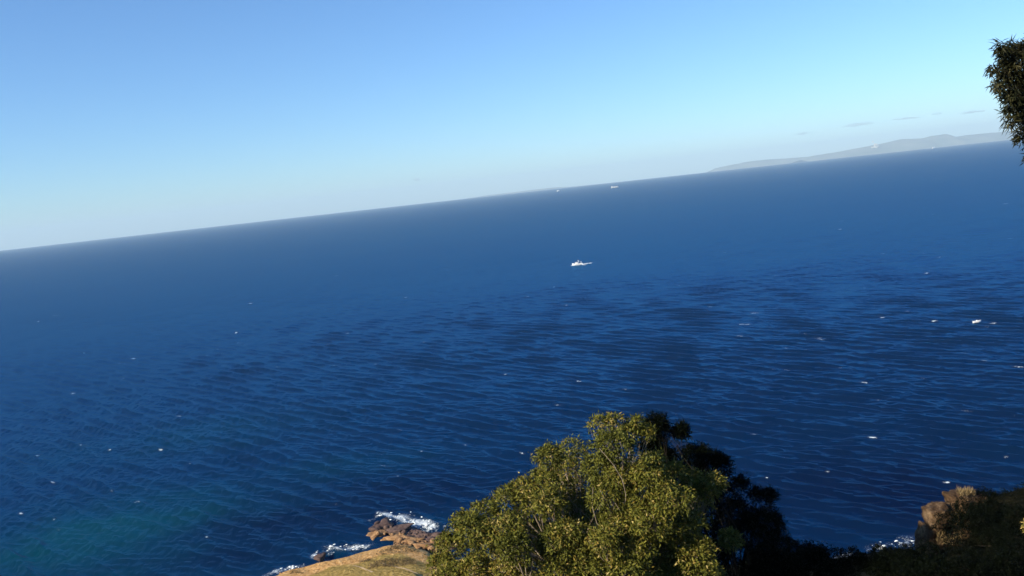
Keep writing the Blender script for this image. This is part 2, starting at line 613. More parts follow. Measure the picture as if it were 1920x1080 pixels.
    add_attr(ob, 'deep', dp.ravel())
    ob['kind'] = 'structure'
    return ob


build_sea()

# ------------------------------------------------------------------ land
PROF_Y = [-140, -60, -12, 0, 12, 28, 45, 90, 150, 230, 262, 285, 330]
PROF_Z = [152, 136, 119.5, 118.3, 111.5, 99, 87, 66, 41, 14, 9.0, 7.0, 6.0]


def land_height(x, y):
    x = np.asarray(x, float)
    y = np.asarray(y, float)
    base = np.interp(y, PROF_Y, PROF_Z)
    # a spur of rock and scrub on the right, ending in a drop to the sea
    spur_top = 120 - 1.7 - 0.435 * np.clip(y, 0, 200) - 0.06 * np.clip(30 - x, -40, 14)
    side = np.clip((x - 13) / 13, 0, 1)
    side = side * side * (3 - 2 * side)
    end = np.clip((64 - y + 0.15 * (x - 30)) / 9, 0, 1)
    end = end * end * (3 - 2 * end)
    base = np.where(y > 0, base + np.maximum(spur_top - base, 0) * side * end, base)
    knoll = np.clip((x - 27.0) / 2.4, 0, 1)
    base = base + 3.0 * knoll * knoll * (3 - 2 * knoll) * np.exp(-((y - 57) / 6.0) ** 2)
    d = coast_y(x) - y                                # distance inland from the edge
    d = d + 0.9 * fbm(x / 6, y / 6, octaves=3, seed=21)
    cliff = np.interp(d, [-14, -5, -1.5, 0.5, 6, 30, 60, 90], [-9, -4, 0.0, 4.6, 6.2, 9.5, 60, 900])
    z = np.minimum(base, cliff) + 0.35 * fbm(x / 9, y / 9, octaves=5, seed=33, gain=0.6) * np.clip(d / 6, 0, 1)
    z = z - np.clip((np.hypot(x, y) < 3) * 0.0, 0, 1)
    return z


def build_land():
    xs = np.concatenate([np.linspace(-420, -130, 60)[:-1], np.arange(-130, 60, 1.0), np.linspace(60, 420, 110)])
    ys = np.concatenate([np.linspace(-140, 0, 40)[:-1], np.arange(0, 80, 1.0), np.linspace(80, 225, 60)[:-1], np.arange(225, 316, 0.8)])
    X, Y = np.meshgrid(xs, ys, indexing='ij')
    Z = land_height(X, Y)
    nx, ny = X.shape
    idx = np.arange(nx * ny).reshape(nx, ny)
    q = np.stack([idx[:-1, :-1], idx[1:, :-1], idx[1:, 1:], idx[:-1, 1:]], -1).reshape(-1, 4)
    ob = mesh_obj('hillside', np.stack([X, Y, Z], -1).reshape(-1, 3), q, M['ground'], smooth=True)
    d = coast_y(X) - Y
    grass = np.clip((d - 9) / 10, 0, 1) * 0.9
    grass = grass * np.clip(1.15 - np.abs(X + 55) / 60, 0, 1)
    shade_scrub = np.maximum(np.clip((90 - d) / -30, 0, 1), np.clip((X + 8) / 14, 0, 1))  # painted shade covers the upper slope and all ground on the right
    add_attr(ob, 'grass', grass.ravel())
    add_attr(ob, 'shade_scrub', shade_scrub.ravel())
    ob['kind'] = 'structure'


build_land()


def drape_path(pix, width):
    pts = [at_level(px, py, 8.0) for px, py in pix]
    dense = []
    for a, b in zip(pts[:-1], pts[1:]):
        for k in range(10):
            dense.append(a.lerp(b, k / 10))
    dense.append(pts[-1])
    V, Fc = [], []
    for i, p in enumerate(dense):
        tng = (dense[min(i + 1, len(dense) - 1)] - dense[max(i - 1, 0)])
        nrm = Vector((-tng.y, tng.x, 0)).normalized()
        w = width * (0.8 + 0.4 * random.random())
        for s in (-1, 0, 1):
            q = p + nrm * s * w
            V.append((q.x, q.y, float(land_height(q.x, q.y)) + 0.06 + (0.05 if s == 0 else 0)))
        if i:
            k = 3 * i
            Fc += [(k - 3, k - 2, k + 1, k), (k - 2, k - 1, k + 2, k + 1)]
    ob = mesh_obj('path', V, Fc, M['path'], smooth=True)
    ob['kind'] = 'structure'


drape_path([(662, 1060), (680, 1070), (700, 1084)], 0.30)
drape_path([(715, 1060), (745, 1068), (775, 1079), (800, 1092)], 0.30)


def leaves(centres, outs, g, per, length, width, droop=0.5, spread=1.0, tint0=0.45, tintv=0.16, jitter=0.09):
    """per leaves round every sprig; diamond leaves folded along the midrib"""
    c = np.repeat(centres, per, 0) + g.normal(size=(len(centres) * per, 3)) * jitter
    o = np.repeat(outs, per, 0)
    n = len(c)
    d = o * 0.8 + g.normal(size=(n, 3)) * spread
    d[:, 2] -= droop
    d /= np.linalg.norm(d, axis=1, keepdims=True)
    s = np.cross(d, o + g.normal(size=(n, 3)) * 0.7)
    s /= np.linalg.norm(s, axis=1, keepdims=True) + 1e-9
    up = np.cross(s, d)
    L = length * (0.65 + 0.7 * g.random((n, 1)))
    W = width * (0.7 + 0.6 * g.random((n, 1)))
    p0 = c
    p1 = c + d * L * 0.42 + s * W * 0.5 + up * W * 0.12
    p2 = c + d * L - up * L * 0.10
    p3 = c + d * L * 0.42 - s * W * 0.5 + up * W * 0.12
    V = np.stack([p0, p1, p2, p3], 1).reshape(-1, 3)
    Fq = np.arange(4 * n).reshape(n, 4)
    t_s = np.repeat(g.normal(tint0, tintv, len(centres)), per)
    t = np.clip(t_s + g.normal(0, 0.13, n), 0, 1)
    return V, np.repeat(t, 4), Fq


# ------------------------------------------------------------------ rocks
def rock_mesh(size, seed, sub=3, rough=0.3, cuts=11):
    bm = bmesh.new()
    bmesh.ops.create_icosphere(bm, subdivisions=sub, radius=1.0)
    V = np.array([v.co[:] for v in bm.verts])
    Fc = np.array([[v.index for v in f.verts] for f in bm.faces])
    bm.free()
    g = np.random.default_rng(seed)
    V = np.sign(V) * np.abs(V) ** 0.55                 # blocky to begin with
    for _ in range(cuts):                              # planar facets
        n = g.normal(size=3)
        n /= np.linalg.norm(n)
        lim = 0.50 + 0.34 * g.random()
        d = V @ n
        V = V - np.outer(np.clip(d - lim, 0, None), n) * 0.92
    nz = fbm(V[:, 0] * 1.6 + seed, V[:, 1] * 1.6, V[:, 2] * 1.6, 4, seed, 0.55)
    V = V * (1 + rough * nz[:, None] * 0.5)
    return V * np.array(size), Fc


def block_mesh(size, seed, rough=0.16):
    """angular block: sheared cuboid with broken edges and fissures"""
    bm = bmesh.new()
    bmesh.ops.create_cube(bm, size=2.0)
    bmesh.ops.subdivide_edges(bm, edges=list(bm.edges), cuts=9, use_grid_fill=True)
    bmesh.ops.triangulate(bm, faces=list(bm.faces))
    V = np.array([v.co[:] for v in bm.verts])
    Fc = np.array([[v.index for v in f.verts] for f in bm.faces])
    bm.free()
    g = np.random.default_rng(seed)
    for _ in range(9):                                 # knock the corners and edges off along planes
        n = np.sign(g.normal(size=3)) * (0.4 + g.random(3))
        n /= np.linalg.norm(n)
        lim = 1.05 + 0.3 * g.random()
        d = V @ n
        V = V - np.outer(np.clip(d - lim, 0, None), n)
    V = V + (V @ g.normal(size=(3, 3))) * 0.07
    nz = fbm(V[:, 0] * 1.5 + seed, V[:, 1] * 1.5, V[:, 2] * 2.2, 4, seed, 0.6)
    crack = np.clip(np.abs(vnoise(V[:, 0] * 1.1 + seed, V[:, 1] * 1.1, V[:, 2] * 2.4, seed + 3)) * 6, 0, 1)
    V = V * (1 + rough * (0.7 * nz - 0.5 * (1 - crack)))[:, None]
    return V * np.array(size) * 0.85, Fc


def rock(name, loc, size, seed, mat, parent=None, rz=0.0, sub=3, rough=0.3, block=False):
    V, Fc = block_mesh(size, seed) if block else rock_mesh(size, seed, sub, rough)
    o = mesh_obj(name, V, Fc, mat, parent)
    o.location = loc if parent is None else Vector(loc) - parent.location
    o.rotation_euler = (0, 0, rz)
    return o


def build_reef():
    c = (REEF_A + REEF_B) / 2
    c.z = 0
    root = tag(empty('rock_reef', c), 'low jagged reef of dark wet and ochre rock beside white surf, off the bare headland', 'reef')
    g = np.random.default_rng(8)
    # the dark seaward slab
    for i, (px, py, sx, sy, sz, rz, mat, zz) in enumerate([
            (722, 985, 5.5, 4.5, 2.9, 0.3, 'reef', 0.4), (752, 990, 6.5, 5.0, 2.7, -0.5, 'reef', 0.3), (785, 1000, 6.0, 4.6, 2.3, -0.6, 'reef', 0.2),
            (815, 1010, 5.5, 4.5, 2.5, -0.4, 'reef', 0.3), (708, 998, 4.6, 4.6, 1.9, 0.8, 'ochre', 0.0), (738, 1006, 6.0, 3.6, 2.2, -0.3, 'ochre', 0.2),
            (772, 1014, 6.5, 3.6, 2.3, -0.4, 'ochre', 0.3), (806, 1022, 6.0, 4.0, 2.5, -0.4, 'ochre', 0.3), (840, 1022, 6.0, 5.0, 2.4, 0.0, 'reef', 0.2)]):
        p = at_level(px, py, 1.0)
        rock('rock', (p.x, p.y, zz - 0.2), (sx * 1.05, sy * 0.85, sz * 0.80), 40 + i, M[mat], root, rz, 4, 0.75)
    for i in range(120):
        px = 700 + 130 * g.random()
        lo = 985 + (px - 700) * 0.20
        py = lo + 26 * g.random() - 6
        p = at_level(px, py, 1.2)
        s = 0.5 + 1.2 * g.random() ** 2
        mat = 'ochre' if py > lo + 8 else 'reef'
        if i > 64:                                     # ochre rubble between the reef and the headland
            px = 735 + 90 * g.random()
            py = 1010 + (px - 735) * 0.16 + 12 * g.random()
            p = at_level(px, py, 1.2)
            mat = 'ochre'
        rock('rock', (p.x, p.y, 0.7 + 0.9 * g.random()), (s, s * (0.6 + 0.6 * g.random()), s * 0.7), 100 + i, M[mat], root, g.random() * 6, 2, 0.5)


def headland_cover():
    """dry tufts and loose stones on the bare headland"""
    g = np.random.default_rng(19)
    P = []
    while len(P) < 900:
        x, y = -105 + 90 * g.random(), 262 + 45 * g.random()
        d = float(coast_y(x)) - y
        if d > 6 and fbm(np.array([x / 7]), np.array([y / 7]), octaves=2, seed=2)[0] + d / 40 > 0.25 + 0.5 * g.random():
            P.append((x, y, float(land_height(x, y))))
    P = np.array(P)
    V, t, Fq = leaves(P, np.tile([[0, 0, 1.0]], (len(P), 1)), g, per=6, length=0.5, width=0.14, droop=-0.2, spread=0.7, tint0=0.4, tintv=0.2, jitter=0.15)
    o = mesh_obj('dry_tufts', V, Fq, M['straw'])
    add_attr(o, 'tint', t)
    o['kind'] = 'stuff'
    tag(o, 'dry grass tufts dotted over the bare headland', 'grass')


build_reef()
headland_cover()
lone = rock('boulder', (LONE.x, LONE.y, 0.2), (2.9, 2.5, 2.3), 77, M['reef'], None, 0.4, 4, 0.5)
tag(lone, 'dark rounded shore boulder with white foam on its seaward side, left of the reef', 'rock')


def shore_rocks():
    g = np.random.default_rng(3)
    spots = []
    for i in range(34):
        t = g.random() * (len(EDGE) - 2.2)
        k = int(t)
        e = EDGE[k].lerp(EDGE[k + 1], t - k)
        spots.append((e.x + g.normal() * 0.8, e.y + 0.8 + 1.4 * g.random(), 0.35 + 0.7 * g.random() ** 2, i))
    root = tag(empty('shore_rocks', (EDGE[2].x, EDGE[2].y, 0)), 'line of small dark rocks at the waterline under the bare ochre headland', 'rocks')
    for x, y, s, i in spots:
        z = max(float(land_height(x, y)), -0.2)
        rock('rock', (x, y, z + s * 0.15), (s * 1.3, s, s * 0.7), 300 + i, M['reef' if i % 3 else 'ochre'], root, g.random() * 6, 2, 0.5)


shore_rocks()


def surf_lumps():
    """broken white water thrown up against the rocks"""
    g = np.random.default_rng(6)
    bm = bmesh.new()
    bmesh.ops.create_icosphere(bm, subdivisions=1, radius=1)
    v0 = np.array([v.co[:] for v in bm.verts])
    f0 = np.array([[v.index for v in f.verts] for f in bm.faces])
    bm.free()
    VV, FF, n = [], [], 0
    for (pa, pb, w, cnt, hh) in [((715, 966), (745, 972), 1.6, 60, 1.0), ((745, 974), (800, 990), 2.2, 130, 0.8), ((795, 988), (830, 996), 2.0, 80, 0.9),
                                 ((612, 1030), (655, 1031), 1.5, 70, 0.8), ((650, 1031), (688, 1025), 1.2, 50, 0.6), ((587, 1048), (592, 1037), 0.5, 26, 1.0),
                                 ((512, 1076), (560, 1063), 1.2, 60, 0.7), ((1640, 1028), (1705, 1018), 2.5, 90, 1.0)]:
        a, b = at_level(*pa), at_level(*pb)
        for _ in range(cnt):
            p = a.lerp(b, g.random())
            s = 0.10 + 0.26 * g.random() ** 2
            c = np.array([p.x + g.normal() * w, p.y + g.normal() * w, 0.1 + hh * abs(g.normal()) * 0.55])
            if g.random() < 0.72:
                continue
            VV.append(v0 * s * np.array([1.5, 1.1, 0.7]) * (1 + 0.35 * g.normal(size=(len(v0), 1))) + c)
            FF.append(f0 + n)
            n += len(v0)
    o = mesh_obj('surf_foam', np.concatenate(VV), np.concatenate(FF), M['foam'], smooth=True)
    o['kind'] = 'stuff'
    tag(o, 'white broken surf thrown up against the shore rocks', 'foam')


surf_lumps()


# ------------------------------------------------------------------ plants
def tube(path, r0, r1, seg=7):
    """tapered tube along a list of points -> verts, faces"""
    pts = [Vector(p) for p in path]
    V, Fc = [], []
    n = len(pts)
    for i, p in enumerate(pts):
        d = (pts[min(i + 1, n - 1)] - pts[max(i - 1, 0)]).normalized()
        a = d.cross(Vector((0.31, 0.9, 0.22))).normalized()
        b = d.cross(a)
        r = r0 + (r1 - r0) * i / (n - 1)
        for k in range(seg):
            t = 2 * math.pi * k / seg
            V.append(tuple(p + a * math.cos(t) * r + b * math.sin(t) * r))
    for i in range(n - 1):
        for k in range(seg):
            Fc.append((i * seg + k, i * seg + (k + 1) % seg, (i + 1) * seg + (k + 1) % seg, (i + 1) * seg + k))
    Fc.append(tuple(range(seg))[::-1])
    Fc.append(tuple(range((n - 1) * seg, n * seg)))
    return V, Fc


class Bag:
    def __init__(self):
        self.V, self.F = [], []

    def add(self, VF):
        o = len(self.V)
        self.V += VF[0]
        self.F += [tuple(i + o for i in f) for f in VF[1]]

    def build(self, name, mat, parent, origin):
        V = np.array(self.V) - np.array(origin)
        return mesh_obj(name, V, self.F, mat, parent, smooth=True)


def bend(a, b, sag, g, n=6):
    a, b = Vector(a), Vector(b)
    off = Vector(g.normal(size=3)) * (b - a).length * 0.08 + Vector((0, 0, sag))
    return [a.lerp(b, i / n) + off * math.sin(math.pi * i / n) for i in range(n + 1)]


def clump_points(c, r, n, g, squash=0.8, top=0.35, shell=0.55):
    v = g.normal(size=(n, 3))
    v[:, 2] += top
    v /= np.linalg.norm(v, axis=1, keepdims=True)
    lump = 1 + 0.36 * fbm(v[:, 0] * 2.2 + c[0], v[:, 1] * 2.2 + c[1], v[:, 2] * 2.2 + c[2], 3, 5)
    rad = r * lump * (shell + (1 - shell) * g.random(n) ** 0.6)
    p = np.array(c) + v * rad[:, None] * np.array([1, 1, squash])
    return p, v


def make_tree(name, label, cat, base, clumps, mats, leaf, trunk_r, seed, fork=0.45, twigs=9, group=None, lean=(0, 0, 0), twig_out=0.85, trunks=1, shape={}):
    """clumps: (centre, radius, sprigs). parts: trunk (> limb), crown (> twig stuff is geometry of the crown's wood)"""
    g = np.random.default_rng(seed)
    base = Vector(base)
    root = tag(empty(name, base), label, cat, group)
    mid = sum((Vector(c[0]) for c in clumps), Vector()) / len(clumps)
    low = min(c[0][2] for c in clumps)
    fz = base.z + (max(c[0][2] for c in clumps) - base.z) * fork
    forks = []
    tr = None
    for k in range(trunks):
        ang = 2 * math.pi * k / max(trunks, 1)
        off = Vector((math.cos(ang), math.sin(ang), 0)) * (0 if trunks == 1 else trunk_r * 2.2)
        fp = Vector((base.x + (mid.x - base.x) * 0.55, base.y + (mid.y - base.y) * 0.55, fz)) + off * 3 + Vector(lean)
        bag = Bag()
        foot = base + off - Vector((0, 0, 0.4))
        bag.add(tube([base + off - Vector((0, 0, 0.6))] + bend(base + off, fp, 0, g, 8), trunk_r * 1.25, trunk_r * 0.62, 10))
        tr = bag.build('trunk', mats['bark'], root, base)
        forks.append((fp, tr))
    # limbs
    tw = Bag()
    Vs, Ts, Fs, n0 = [], [], [], 0
    for (c, r, ns) in clumps:
        c = Vector(c)
        i = min(range(len(forks)), key=lambda k: (forks[k][0] - c).length)
        fp = forks[i][0]
        dist = (c - fp).length
        lr = max(0.015, trunk_r * 0.22 * min(1, r / 1.3))
        path = bend(fp, c, -0.06 * dist, g, 7)
        lb = Bag()
        lb.add(tube(path, lr * 1.3, lr * 0.45, 6))
        lb.build('limb', mats['bark'], forks[i][1], base)
        for _ in range(twigs):
            v = g.normal(size=3)
            v[2] = abs(v[2]) * 0.9
            v /= np.linalg.norm(v)
            s = path[5].lerp(path[7], g.random())
            e = c + Vector(v * r * twig_out * np.array([1, 1, 0.8]))
            tw.add(tube(bend(s, e, 0.08 * r, g, 4), lr * 0.42, lr * 0.14, 4))
        p, v = clump_points(c, r, ns, g, **shape)
        lf = dict(leaf)
        lf['tint0'] = leaf['tint0'] + g.normal() * 0.10
        V, t, Fq = leaves(p, v, g, **lf)
        Vs.append(V)
        Ts.append(t)
        Fs.append(Fq + n0)
        n0 += len(V)
    crown = mesh_obj('crown', np.concatenate(Vs) - np.array(base), np.concatenate(Fs), mats['leaf'], root)
    add_attr(crown, 'tint', np.concatenate(Ts))
    if tw.V:
        tw.build('twigs', mats['twig'], crown, base)['kind'] = 'stuff'      # too fine to pick apart
    return root


def in_poly(px, py, poly):
    c = False
    j = len(poly) - 1
    for i in range(len(poly)):
        (xi, yi), (xj, yj) = poly[i], poly[j]
        if (yi > py) != (yj > py) and px < (xj - xi) * (py - yi) / (yj - yi) + xi:
            c = not c
        j = i
    return c


def fill_clumps(poly, step, depth_fn, rpx, sprigs, g, holes=()):
    out = []
    xs = [p[0] for p in poly]
    ys = [p[1] for p in poly]
    y = min(ys)
    row = 0
    while y < max(ys):
        x = min(xs) + (step / 2 if row % 2 else 0)
        while x < max(xs):
            qx, qy = x + g.normal() * step * 0.20, y + g.normal() * step * 0.20
            if in_poly(qx, qy, poly) and not any(math.hypot(qx - hx, qy - hy) < hr for hx, hy, hr in holes):
                dep = depth_fn(qx, qy) + g.normal() * 0.55
                c = at_depth(qx, qy, dep)
                r = rpx * (0.75 + 0.5 * g.random()) * dep / FOCAL
                out.append((c, r, int(sprigs * (r / (rpx * dep / FOCAL)) ** 2)))
            x += step
        y += step * 0.82
        row += 1
    return out


def build_main_tree():
    g = np.random.default_rng(21)
    # crown outline (inset by the clump radius)
    poly = [(838, 1180), (838, 1060), (868, 1000), (905, 978), (955, 950), (1010, 935), (1045, 870), (1075, 842), (1112, 815),
            (1150, 805), (1185, 822), (1200, 860), (1250, 900), (1290, 935), (1310, 990), (1350, 1020), (1365, 1080), (1350, 1180)]

    def depth(px, py):
        e = min(1.0, math.hypot((px - 1120) / 330, (py - 1080) / 330))
        return 43.5 - 5.0 * math.sqrt(1 - e * e)
    holes = [(1066, 850, 15), (1060, 880, 17), (1058, 920, 20), (1062, 960, 36), (1105, 985, 40), (970, 985, 24), (1010, 1000, 20), (1300, 950, 18), (1010, 1050, 16), (1230, 1000, 14), (1160, 1060, 12)]
    cl = fill_clumps(poly, 55, depth, 37, 330, g, holes)
    cl += fill_clumps([(870, 1180), (880, 1060), (960, 985), (1040, 950), (1080, 870), (1150, 835), (1230, 910), (1300, 1000), (1340, 1180)], 70, lambda a, b: 45.5, 48, 190, g)
    for px, py, rr in [(985, 925, 30), (1003, 948, 32), (1022, 905, 26), (1030, 858, 24), (950, 940, 30), (908, 968, 30), (872, 985, 26), (845, 1022, 26),
                       (826, 1060, 24), (1368, 1012, 18), (1300, 905, 22), (1265, 890, 24), (1222, 868, 24)]:
        cl.append((at_depth(px, py, 42.0), rr * 42.0 / FOCAL, 210))
    for hx, hy, hr in holes:                             # shaded inner foliage behind the hollows
        cl.append((at_depth(hx, hy + 4, 44.6), (hr + 14) * 44.6 / FOCAL, int(190 * ((hr + 14) / 34) ** 2)))
    # back of the crown, lower and behind, seen only from elsewhere
    poly2 = [(880, 1180), (900, 1060), (1000, 1000), (1080, 930), (1160, 900), (1250, 980), (1310, 1050), (1310, 1180)]
    cl += fill_clumps(poly2, 95, lambda a, b: 46.5, 60, 150, g)
    # small tuft on bare stems right of the top
    for px, py, rr in [(1192, 795, 15), (1213, 812, 13), (1175, 812, 18), (1128, 800, 24), (1152, 796, 24), (1340, 905, 20), (1330, 925, 18)]:
        cl.append((at_depth(px, py, 41.5), rr * 41.5 / FOCAL, 90))
    bx, by = 5.2, 43.5
    return make_tree('eucalyptus_tree', 'large sunlit olive green tree in the foreground, pale twigs showing through its crown', 'tree',
                     (bx, by, float(land_height(bx, by))), cl, {'bark': M['bark'], 'leaf': M['leaf'], 'twig': M['twig']},
                     dict(per=7, length=0.18, width=0.062, droop=0.45, spread=0.75, tint0=0.48, tintv=0.20, jitter=0.08),
                     0.42, 4, fork=0.5, twigs=8, twig_out=1.02, shape=dict(top=0.6, shell=0.78, squash=0.85))


def build_dark_tree():
    g = np.random.default_rng(31)
    poly = [(1235, 880), (1265, 862), (1310, 862), (1340, 880), (1370, 915), (1395, 945), (1435, 945), (1462, 968), (1482, 990),
            (1480, 1020), (1500, 1060), (1500, 1180), (1280, 1180), (1290, 980), (1240, 930)]

    def depth(px, py):
        return 47.5 - 2.0 * min(1, max(0, (py - 860) / 220))
    cl = fill_clumps(poly, 42, depth, 30, 210, g)
    for px, py, rr in [(1232, 793, 20), (1222, 803, 15), (1240, 806, 14), (1276, 806, 14), (1268, 815, 9), (1284, 816, 9), (1238, 832, 14), (1228, 826, 10),
                       (1243, 848, 11), (1258, 855, 15), (1350, 866, 15), (1342, 858, 10), (1215, 840, 18), (1225, 862, 18), (1297, 852, 20), (1320, 848, 14), (1440, 930, 16), (1418, 926, 13), (1388, 905, 14)]:
        cl.append((at_depth(px, py, 46.0), rr * 46.0 / FOCAL, int(95 * (rr / 14) ** 1.6)))
    bx, by = 12.0, 47.5
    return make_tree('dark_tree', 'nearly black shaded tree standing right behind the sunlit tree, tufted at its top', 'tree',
                     (bx, by, float(land_height(bx, by))), cl, {'bark': M['dark_bark'], 'leaf': M['shade_black_leaf'], 'twig': M['dark_bark']},
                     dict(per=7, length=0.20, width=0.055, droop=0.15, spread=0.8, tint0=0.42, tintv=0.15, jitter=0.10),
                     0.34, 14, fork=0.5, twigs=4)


build_main_tree()
build_dark_tree()


def build_overhang_tree():
    g = np.random.default_rng(51)
    cl = []
    D = 18.0
    for px, py, rr, ns in [(1905, 108, 38, 120), (1935, 100, 45, 150), (1893, 150, 30, 90), (1930, 160, 45, 150), (1980, 120, 60, 200), (1985, 200, 60, 180),
                           (1905, 195, 25, 70), (1930, 215, 32, 90), (1918, 240, 15, 30), (1960, 255, 32, 70), (1922, 268, 8, 14), (1926, 292, 9, 16), (1945, 285, 16, 30),
                           (1884, 92, 16, 34), (1876, 130, 15, 30), (1890, 180, 14, 28), (2050, 130, 70, 200), (2060, 230, 70, 180), (2030, 60, 55, 150),
                           (1852, 126, 7, 10), (1858, 158, 7, 10), (1872, 172, 6, 8), (1884, 226, 7, 10), (1898, 254, 6, 8), (1868, 84, 8, 12), (1880, 205, 7, 10),
                           (2000, 300, 60, 160), (2060, 340, 70, 190), (2130, 270, 75, 200), (2140, 160, 75, 200), (2110, 60, 65, 170), (2040, -20, 60, 150), (2200, 220, 70, 170), (2010, 385, 50, 120), (2110, 420, 65, 150), (2190, 350, 60, 140), (2020, 470, 40, 80)]:
        d = D + g.normal() * 0.25 + (px - 1930) * 0.004
        cl.append((at_depth(px + 13, py + 4, d), rr * d / FOCAL, int(ns * 1.3)))
    bx, by = 13.6, 18.9
    return make_tree('overhanging_tree', 'narrow leaved dark tree cut by the right edge against the sky', 'tree',
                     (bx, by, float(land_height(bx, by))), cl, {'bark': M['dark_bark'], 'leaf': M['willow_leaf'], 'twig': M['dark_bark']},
                     dict(per=8, length=0.14, width=0.026, droop=0.75, spread=0.6, tint0=0.5, tintv=0.18, jitter=0.05),
                     0.16, 24, fork=0.8, twigs=6)


build_overhang_tree()


def build_shrubs():
    g = np.random.default_rng(71)
    spots = [(1522, 1040, 24, 47, 'low black shrub beside the foot of the dark tree'),
             (1580, 1048, 26, 46, 'black shrub in the shade, second right of the dark tree'),
             (1632, 1046, 22, 45.5, 'black shrub with white surf showing above it'),
             (1685, 1042, 24, 46, 'black shrub at the foot of the lit rock outcrop'),
             (1725, 1062, 30, 44, 'dense black shrub below the lit rock outcrop'),
             (1790, 1068, 34, 42, 'wide dark shrub in the bottom right shade below the outcrop'),
             (1870, 1060, 36, 41, 'dark shrub in the bottom right corner'),
             (1450, 1075, 34, 45, 'black shrub under the dark tree at the bottom edge'),
             (1852, 962, 30, 52, 'added shade-dark mottled shrub right of the upper lit boulder'),  # knoll and slope shrubs added to blacken sunlit ground in place of shade
             (1905, 938, 30, 55, 'added shade-dark shrub on the knoll top at the right edge'),
             (1862, 934, 22, 55.5, 'low dark shrub along the knoll top, right of the grass tuft'),
             (1850, 1010, 34, 49, 'added shade-dark shrub on the shaded slope right of the lower boulder'),
             (1912, 1008, 36, 47, 'added shade-dark shrub on the shaded slope at the right edge, under the green sprig'),
             (1893, 972, 30, 50, 'added shade-dark shrub on the slope between the knoll top and the right edge'),
             (1880, 1035, 34, 44, 'added shade-dark shrub on the low slope above the bottom right corner'),
             (1940, 940, 34, 54, 'added shade-dark shrub cut by the right edge at the height of the rocks'),
             (1942, 985, 15, 40, 'sprig of light green leaves at the right edge below the rocks')]
    for i, (px, py, rr, dep, lab) in enumerate(spots):
        top = at_depth(px, py, dep)
        gz = float(land_height(top.x, top.y))
        light = i == len(spots) - 1
        cl = []
        r = rr * dep / FOCAL
        for k in range(2 if light else 9):
            v = g.normal(size=3)
            cl.append((top + Vector((v[0] * r * (0.9 if light else 1.2), v[1] * r * 0.6, -abs(v[2]) * r * 0.7)), r * (0.75 + 0.4 * g.random()), 40 if light else 130))
        h = top.z - gz
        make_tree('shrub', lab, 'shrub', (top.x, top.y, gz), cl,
                  {'bark': M['dark_bark'], 'leaf': M['leaf' if light else 'shade_black_leaf'], 'twig': M['dark_bark']},
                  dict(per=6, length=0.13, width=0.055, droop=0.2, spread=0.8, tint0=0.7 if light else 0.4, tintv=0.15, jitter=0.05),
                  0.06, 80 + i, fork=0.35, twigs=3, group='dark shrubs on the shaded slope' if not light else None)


build_shrubs()


def build_outcrop():
    D = 55.0
    c = at_depth(1800, 1000, D)
    root = tag(empty('rock_outcrop', (c.x, c.y, float(land_height(c.x, c.y)))), 'brown rock outcrop on the right, sunlit on its left faces, grass along its top', 'rock')
    k = D / FOCAL
    for i, (px, py, sx, sy, sz, rz, dd) in enumerate([
            (1757, 968, 29, 26, 27, 0.2, -0.3), (1776, 958, 17, 20, 18, 0.9, 0.4), (1806, 948, 26, 28, 28, 0.5, 0.6), (1822, 940, 22, 28, 20, 1.4, 0.9),
            (1748, 1010, 26, 30, 36, 0.1, 0.2), (1790, 1000, 36, 34, 40, 0.7, 0.6), (1850, 968, 44, 40, 38, 0.3, 1.6), (1905, 965, 46, 44, 38, 1.0, 2.2),
            (1960, 965, 60, 50, 44, 0.2, 2.4), (1850, 1020, 60, 46, 40, 0.5, 0.2), (1738, 1030, 14, 18, 30, 0.4, -0.2), (1727, 1018, 7, 12, 24, 0.3, 1.2)]):
        p = at_depth(px, py, D + dd)
        rock('rock', p, (sx * k, sy * k, sz * k), 500 + i, M['outcrop'], root, rz, 4, 0.42, True)
    # dry grass along the top and in the cracks
    g = np.random.default_rng(9)
    pts = []
    for (px, py, w, h, n, dd) in [(1812, 926, 20, 5, 70, 0.5), (1832, 921, 14, 4, 40, 1.0),
                                  (1790, 975, 10, 14, 40, 0.0), (1780, 1010, 30, 14, 70, -0.6), (1730, 1012, 7, 16, 40, 0.6)]:
        for _ in range(n):
            e = np.clip(g.normal(size=3), -1.4, 1.4) * 0.5
            q = at_depth(px + e[0] * w, py + e[1] * h, D + dd + e[2])
            if px > 1825:
                q.z = float(land_height(q.x, q.y))     # rooted in the soil of the knoll
            pts.append(q)
    P = np.array([p[:] for p in pts])
    out = np.tile(np.array([[0, 0, 1.0]]), (len(P), 1))
    V, t, Fq = leaves(P, out, g, per=9, length=0.30, width=0.03, droop=-0.5, spread=0.45, tint0=0.45, tintv=0.2, jitter=0.06)
    gr = mesh_obj('dry_grass', V - np.array(root.location), Fq, M['straw'], root)
    add_attr(gr, 'tint', t)
    gr['kind'] = 'stuff'


build_outcrop()


